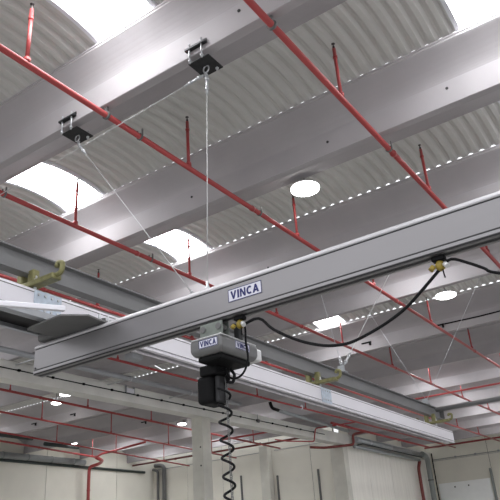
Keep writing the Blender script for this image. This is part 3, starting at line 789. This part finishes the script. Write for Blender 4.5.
def cubic(p0, p1, p2, p3, n=24):
    return [p0*(1-t)**3 + p1*3*t*(1-t)**2 + p2*3*t*t*(1-t) + p3*t**3 for t in [i / n for i in range(n + 1)]]
def via(pts, n=8):
    pts = [Vector(p) for p in pts]; out = []
    P = [pts[0] * 2 - pts[1]] + pts + [pts[-1] * 2 - pts[-2]]
    for i in range(1, len(P) - 2):
        a, b, c, d_ = P[i-1], P[i], P[i+1], P[i+2]
        for k in range(n):
            t = k / n
            out.append(.5 * ((2*b) + (c - a)*t + (2*a - 5*b + 4*c - d_)*t*t + (3*b - a - 3*c + d_)*t**3))
    out.append(pts[-1]); return out
Yc = (C1.y) / K
F1 = ((-.3723, .2382), (-.3542, .2211), (-.3249, .202), (-.2965, .1901), (-.2753, .1864), (-.2608, .1872), (-.2404, .1922), (-.2236, .1978), (-.2045, .2065), (-.1837, .221))
single('festoon_cable', via([C1] + [W(x, Yc, z) for x, z in F1] + [C2], 4), .009, CABLE, 'black cable sagging in a loop under the crane girder between the yellow trolleys', 'cable', 8)
single('festoon_cable', via([C2, W(-.1528, Yc, .2419), W(-.1374, Yc, .2330), W(-.1253, Yc, .2243), W(-.1136, Yc, .2159), W(-.05, Yc, .190), W(.02, Yc, .205), C3], 4), .008, CABLE, 'black cable sagging away from the right yellow trolley to the right edge', 'cable', 8)

# ------------------------------------------------------------------ chain hoist
HX0, HX1, HY0, HY1 = -.4525, -.4080, .5625, .634
HT, HM, HB = .2262, .2118, .2040
t = thing('chain_hoist', W(-.431, .605, HB), 'grey electric chain hoist hanging under the crane girder, with black chain bag', 'hoist')
hoist = t
def ring(z, ins):
    return [W(HX0 + ins, HY0 + ins, z), W(HX1 - ins, HY0 + ins, z), W(HX1 - ins, HY1 - ins, z), W(HX0 + ins, HY1 - ins, z)]
bm = nb(); R_ = [[bm.verts.new(c) for c in ring(z, i)] for z, i in ((HB + .002, .0035), (HM - .001, .0), (HT - .0035, .0), (HT - .0015, .0012))]
for i in range(3):
    for k in range(4): bm.faces.new((R_[i][k], R_[i][(k+1) % 4], R_[i+1][(k+1) % 4], R_[i+1][k]))
bm.faces.new(R_[0][::-1]); bm.faces.new(R_[-1]); bevel(bm, .012, 3)
finish('casing', bm, HOIST, t, smooth=False)
bm = nb(); box(bm, W(HX0 + .001, HY0 + .001, HT - .0016), W(HX1 - .001, HY1 - .001, HT)); bevel(bm, .003, 1); finish('lid', bm, HOISTL, t)
bm = nb(); box(bm, W(HX0 + .006, HY0 + .006, HB - .004), W(HX1 - .006, HY1 - .008, HB + .0025)); bevel(bm, .012, 2); finish('base', bm, BLACK, t)
bm = nb(); box(bm, W(HX0 + .006, HY1 - .004, HM - .004), W(HX1 - .001, HY1 + .010, HT - .004)); bevel(bm, .012, 2); finish('motor_cover', bm, HOISTL, t)
plate('name_plate', Vector(((HX0 + HX1) / 2 * K + .022, HY0 * K - .0005, W(0, 0, .2178).z)), X_, Z_, .140, .052, t, .046, 'white plate with navy letters')
plate('name_plate', Vector((HX1 * K + .0005, .602 * K, W(0, 0, .2178).z)), Y_, Z_, .15, .048, t, .048, 'white plate with navy letters on the side')
# trolley between hoist and girder
for y in (.5775, .5895):
    bm = nb(); box(bm, W(-.449, y, HT + .0015), W(-.417, y + .002, BB + .0008)); bevel(bm, .003, 1); finish('trolley_plate', bm, HTROL, t)
for x in (-.444, -.422):
    bm = nb(); tube(bm, [W(x, .576, .240), W(x, .593, .240)], .02, 12); finish('wheel', bm, DARKG, t)
bm = nb(); box(bm, W(-.416, .598, HT - .001), W(-.409, .606, BB)); bevel(bm, .004, 1); finish('link_plate', bm, STEELP, t)
bm = nb(); box(bm, W(-.438, .594, HT - .001), W(-.428, .608, .238)); finish('neck', bm, DARKG, t)
# chain guide and bag
bm = nb(); box(bm, W(-.462, .590, .191), W(-.4375, .618, HB - .001)); bevel(bm, .01, 2); finish('chain_guide', bm, BLACK, t)
bm = nb(); box(bm, W(-.4690, .592, .1600), W(-.4470, .624, .1925)); bevel(bm, .028, 4); finish('chain_bag', bm, BLACK, t)
bm = nb(); box(bm, W(-.4470, .598, .1610), W(-.4405, .616, .1915)); bevel(bm, .010, 2); finish('limit_block', bm, STEELP, t)
# chain
bm = nb(); z = W(0, 0, HB).z - .01; cx, cy = -.4385 * K, .6095 * K; k = 0; zend = 1.25
def link(bm, c, flip):
    L_, w_, r_ = .0155, .0075, .0026; pts = []
    for i in range(12):
        a_ = 2 * math.pi * i / 12
        pts.append((w_ * math.cos(a_), (L_ - w_) * (1 if math.sin(a_) > 0 else -1) * (1 if abs(math.sin(a_)) > .01 else 0) + w_ * math.sin(a_)))
    q = [c + (Vector((u, 0, v)) if flip else Vector((0, u, v))) for u, v in pts]
    tube(bm, q + [q[0]], r_, 5, caps=False)
while z > zend:
    link(bm, Vector((cx, cy, z)), k % 2 == 0); z -= .0205; k += 1
finish('load_chain', bm, CHAIN, t)
# hook under the chain
bm = nb(); hc = Vector((cx, cy, z - .05)); box(bm, hc + Vector((-.025, -.02, -.01)), hc + Vector((.025, .02, .06))); bevel(bm, .008, 2)
tube(bm, [hc + Vector((0, 0, -.01))] + [hc + Vector((.035 * math.sin(a_), 0, -.055 + .035 * math.cos(a_))) for a_ in [k * math.pi / 8 for k in range(12)]], .010, 8)
finish('hook', bm, STEELP, t)

# coiled cable hanging beside the chain, with its plug cables
pts = []; z0 = W(0, 0, .187).z; z1 = 1.30; turns = (z0 - z1) / .104; N = int(turns * 18)
for i in range(N + 1):
    f = i / N; a_ = 2 * math.pi * turns * f; rad = .036 + .003 * math.sin(f * 9)
    pts.append(Vector((-.4385 * K + .012 * f + rad * math.cos(a_ + .4), .604 * K + rad * math.sin(a_ + .4), z0 + (z1 - z0) * f)))
t = thing('coiled_cable', Vector((-.4385 * K, .604 * K, z1)), 'black coiled control cable hanging beside the load chain', 'cable')
bm = nb(); tube(bm, pts, .0078, 7); finish('coil', bm, CABLE, t)
bm = nb(); tube(bm, via([pts[0], pts[0] + Vector((-.03, .02, .05)), W(-.437, .600, .1955)]), .008, 7); finish('lead', bm, CABLE, t)
bm = nb(); p = pts[-1]; box(bm, p + Vector((-.035, -.025, -.16)), p + Vector((.035, .025, .0))); bevel(bm, .012, 2); finish('pendant', bm, YELL, t)
single('hoist_cable', via([C1 + Vector((-.01, -.01, 0)), W(-.4055, .606, .242), W(-.404, .604, .222), W(-.402, .603, .203), W(-.4075, .603, .190), W(-.417, .603, .184), W(-.428, .603, .186), W(-.434, .603, .197)]), .007, CABLE, 'thin black cable looping from the yellow trolley down to the hoist underside', 'cable', 8)
single('hoist_cable', via([W(-.430, .607, .197), W(-.424, .606, .189), W(-.426, .605, .181), W(-.433, .606, .183), W(-.436, .607, .190)]), .010, CABLE, 'short black cable loop bunched under the hoist', 'cable', 8)
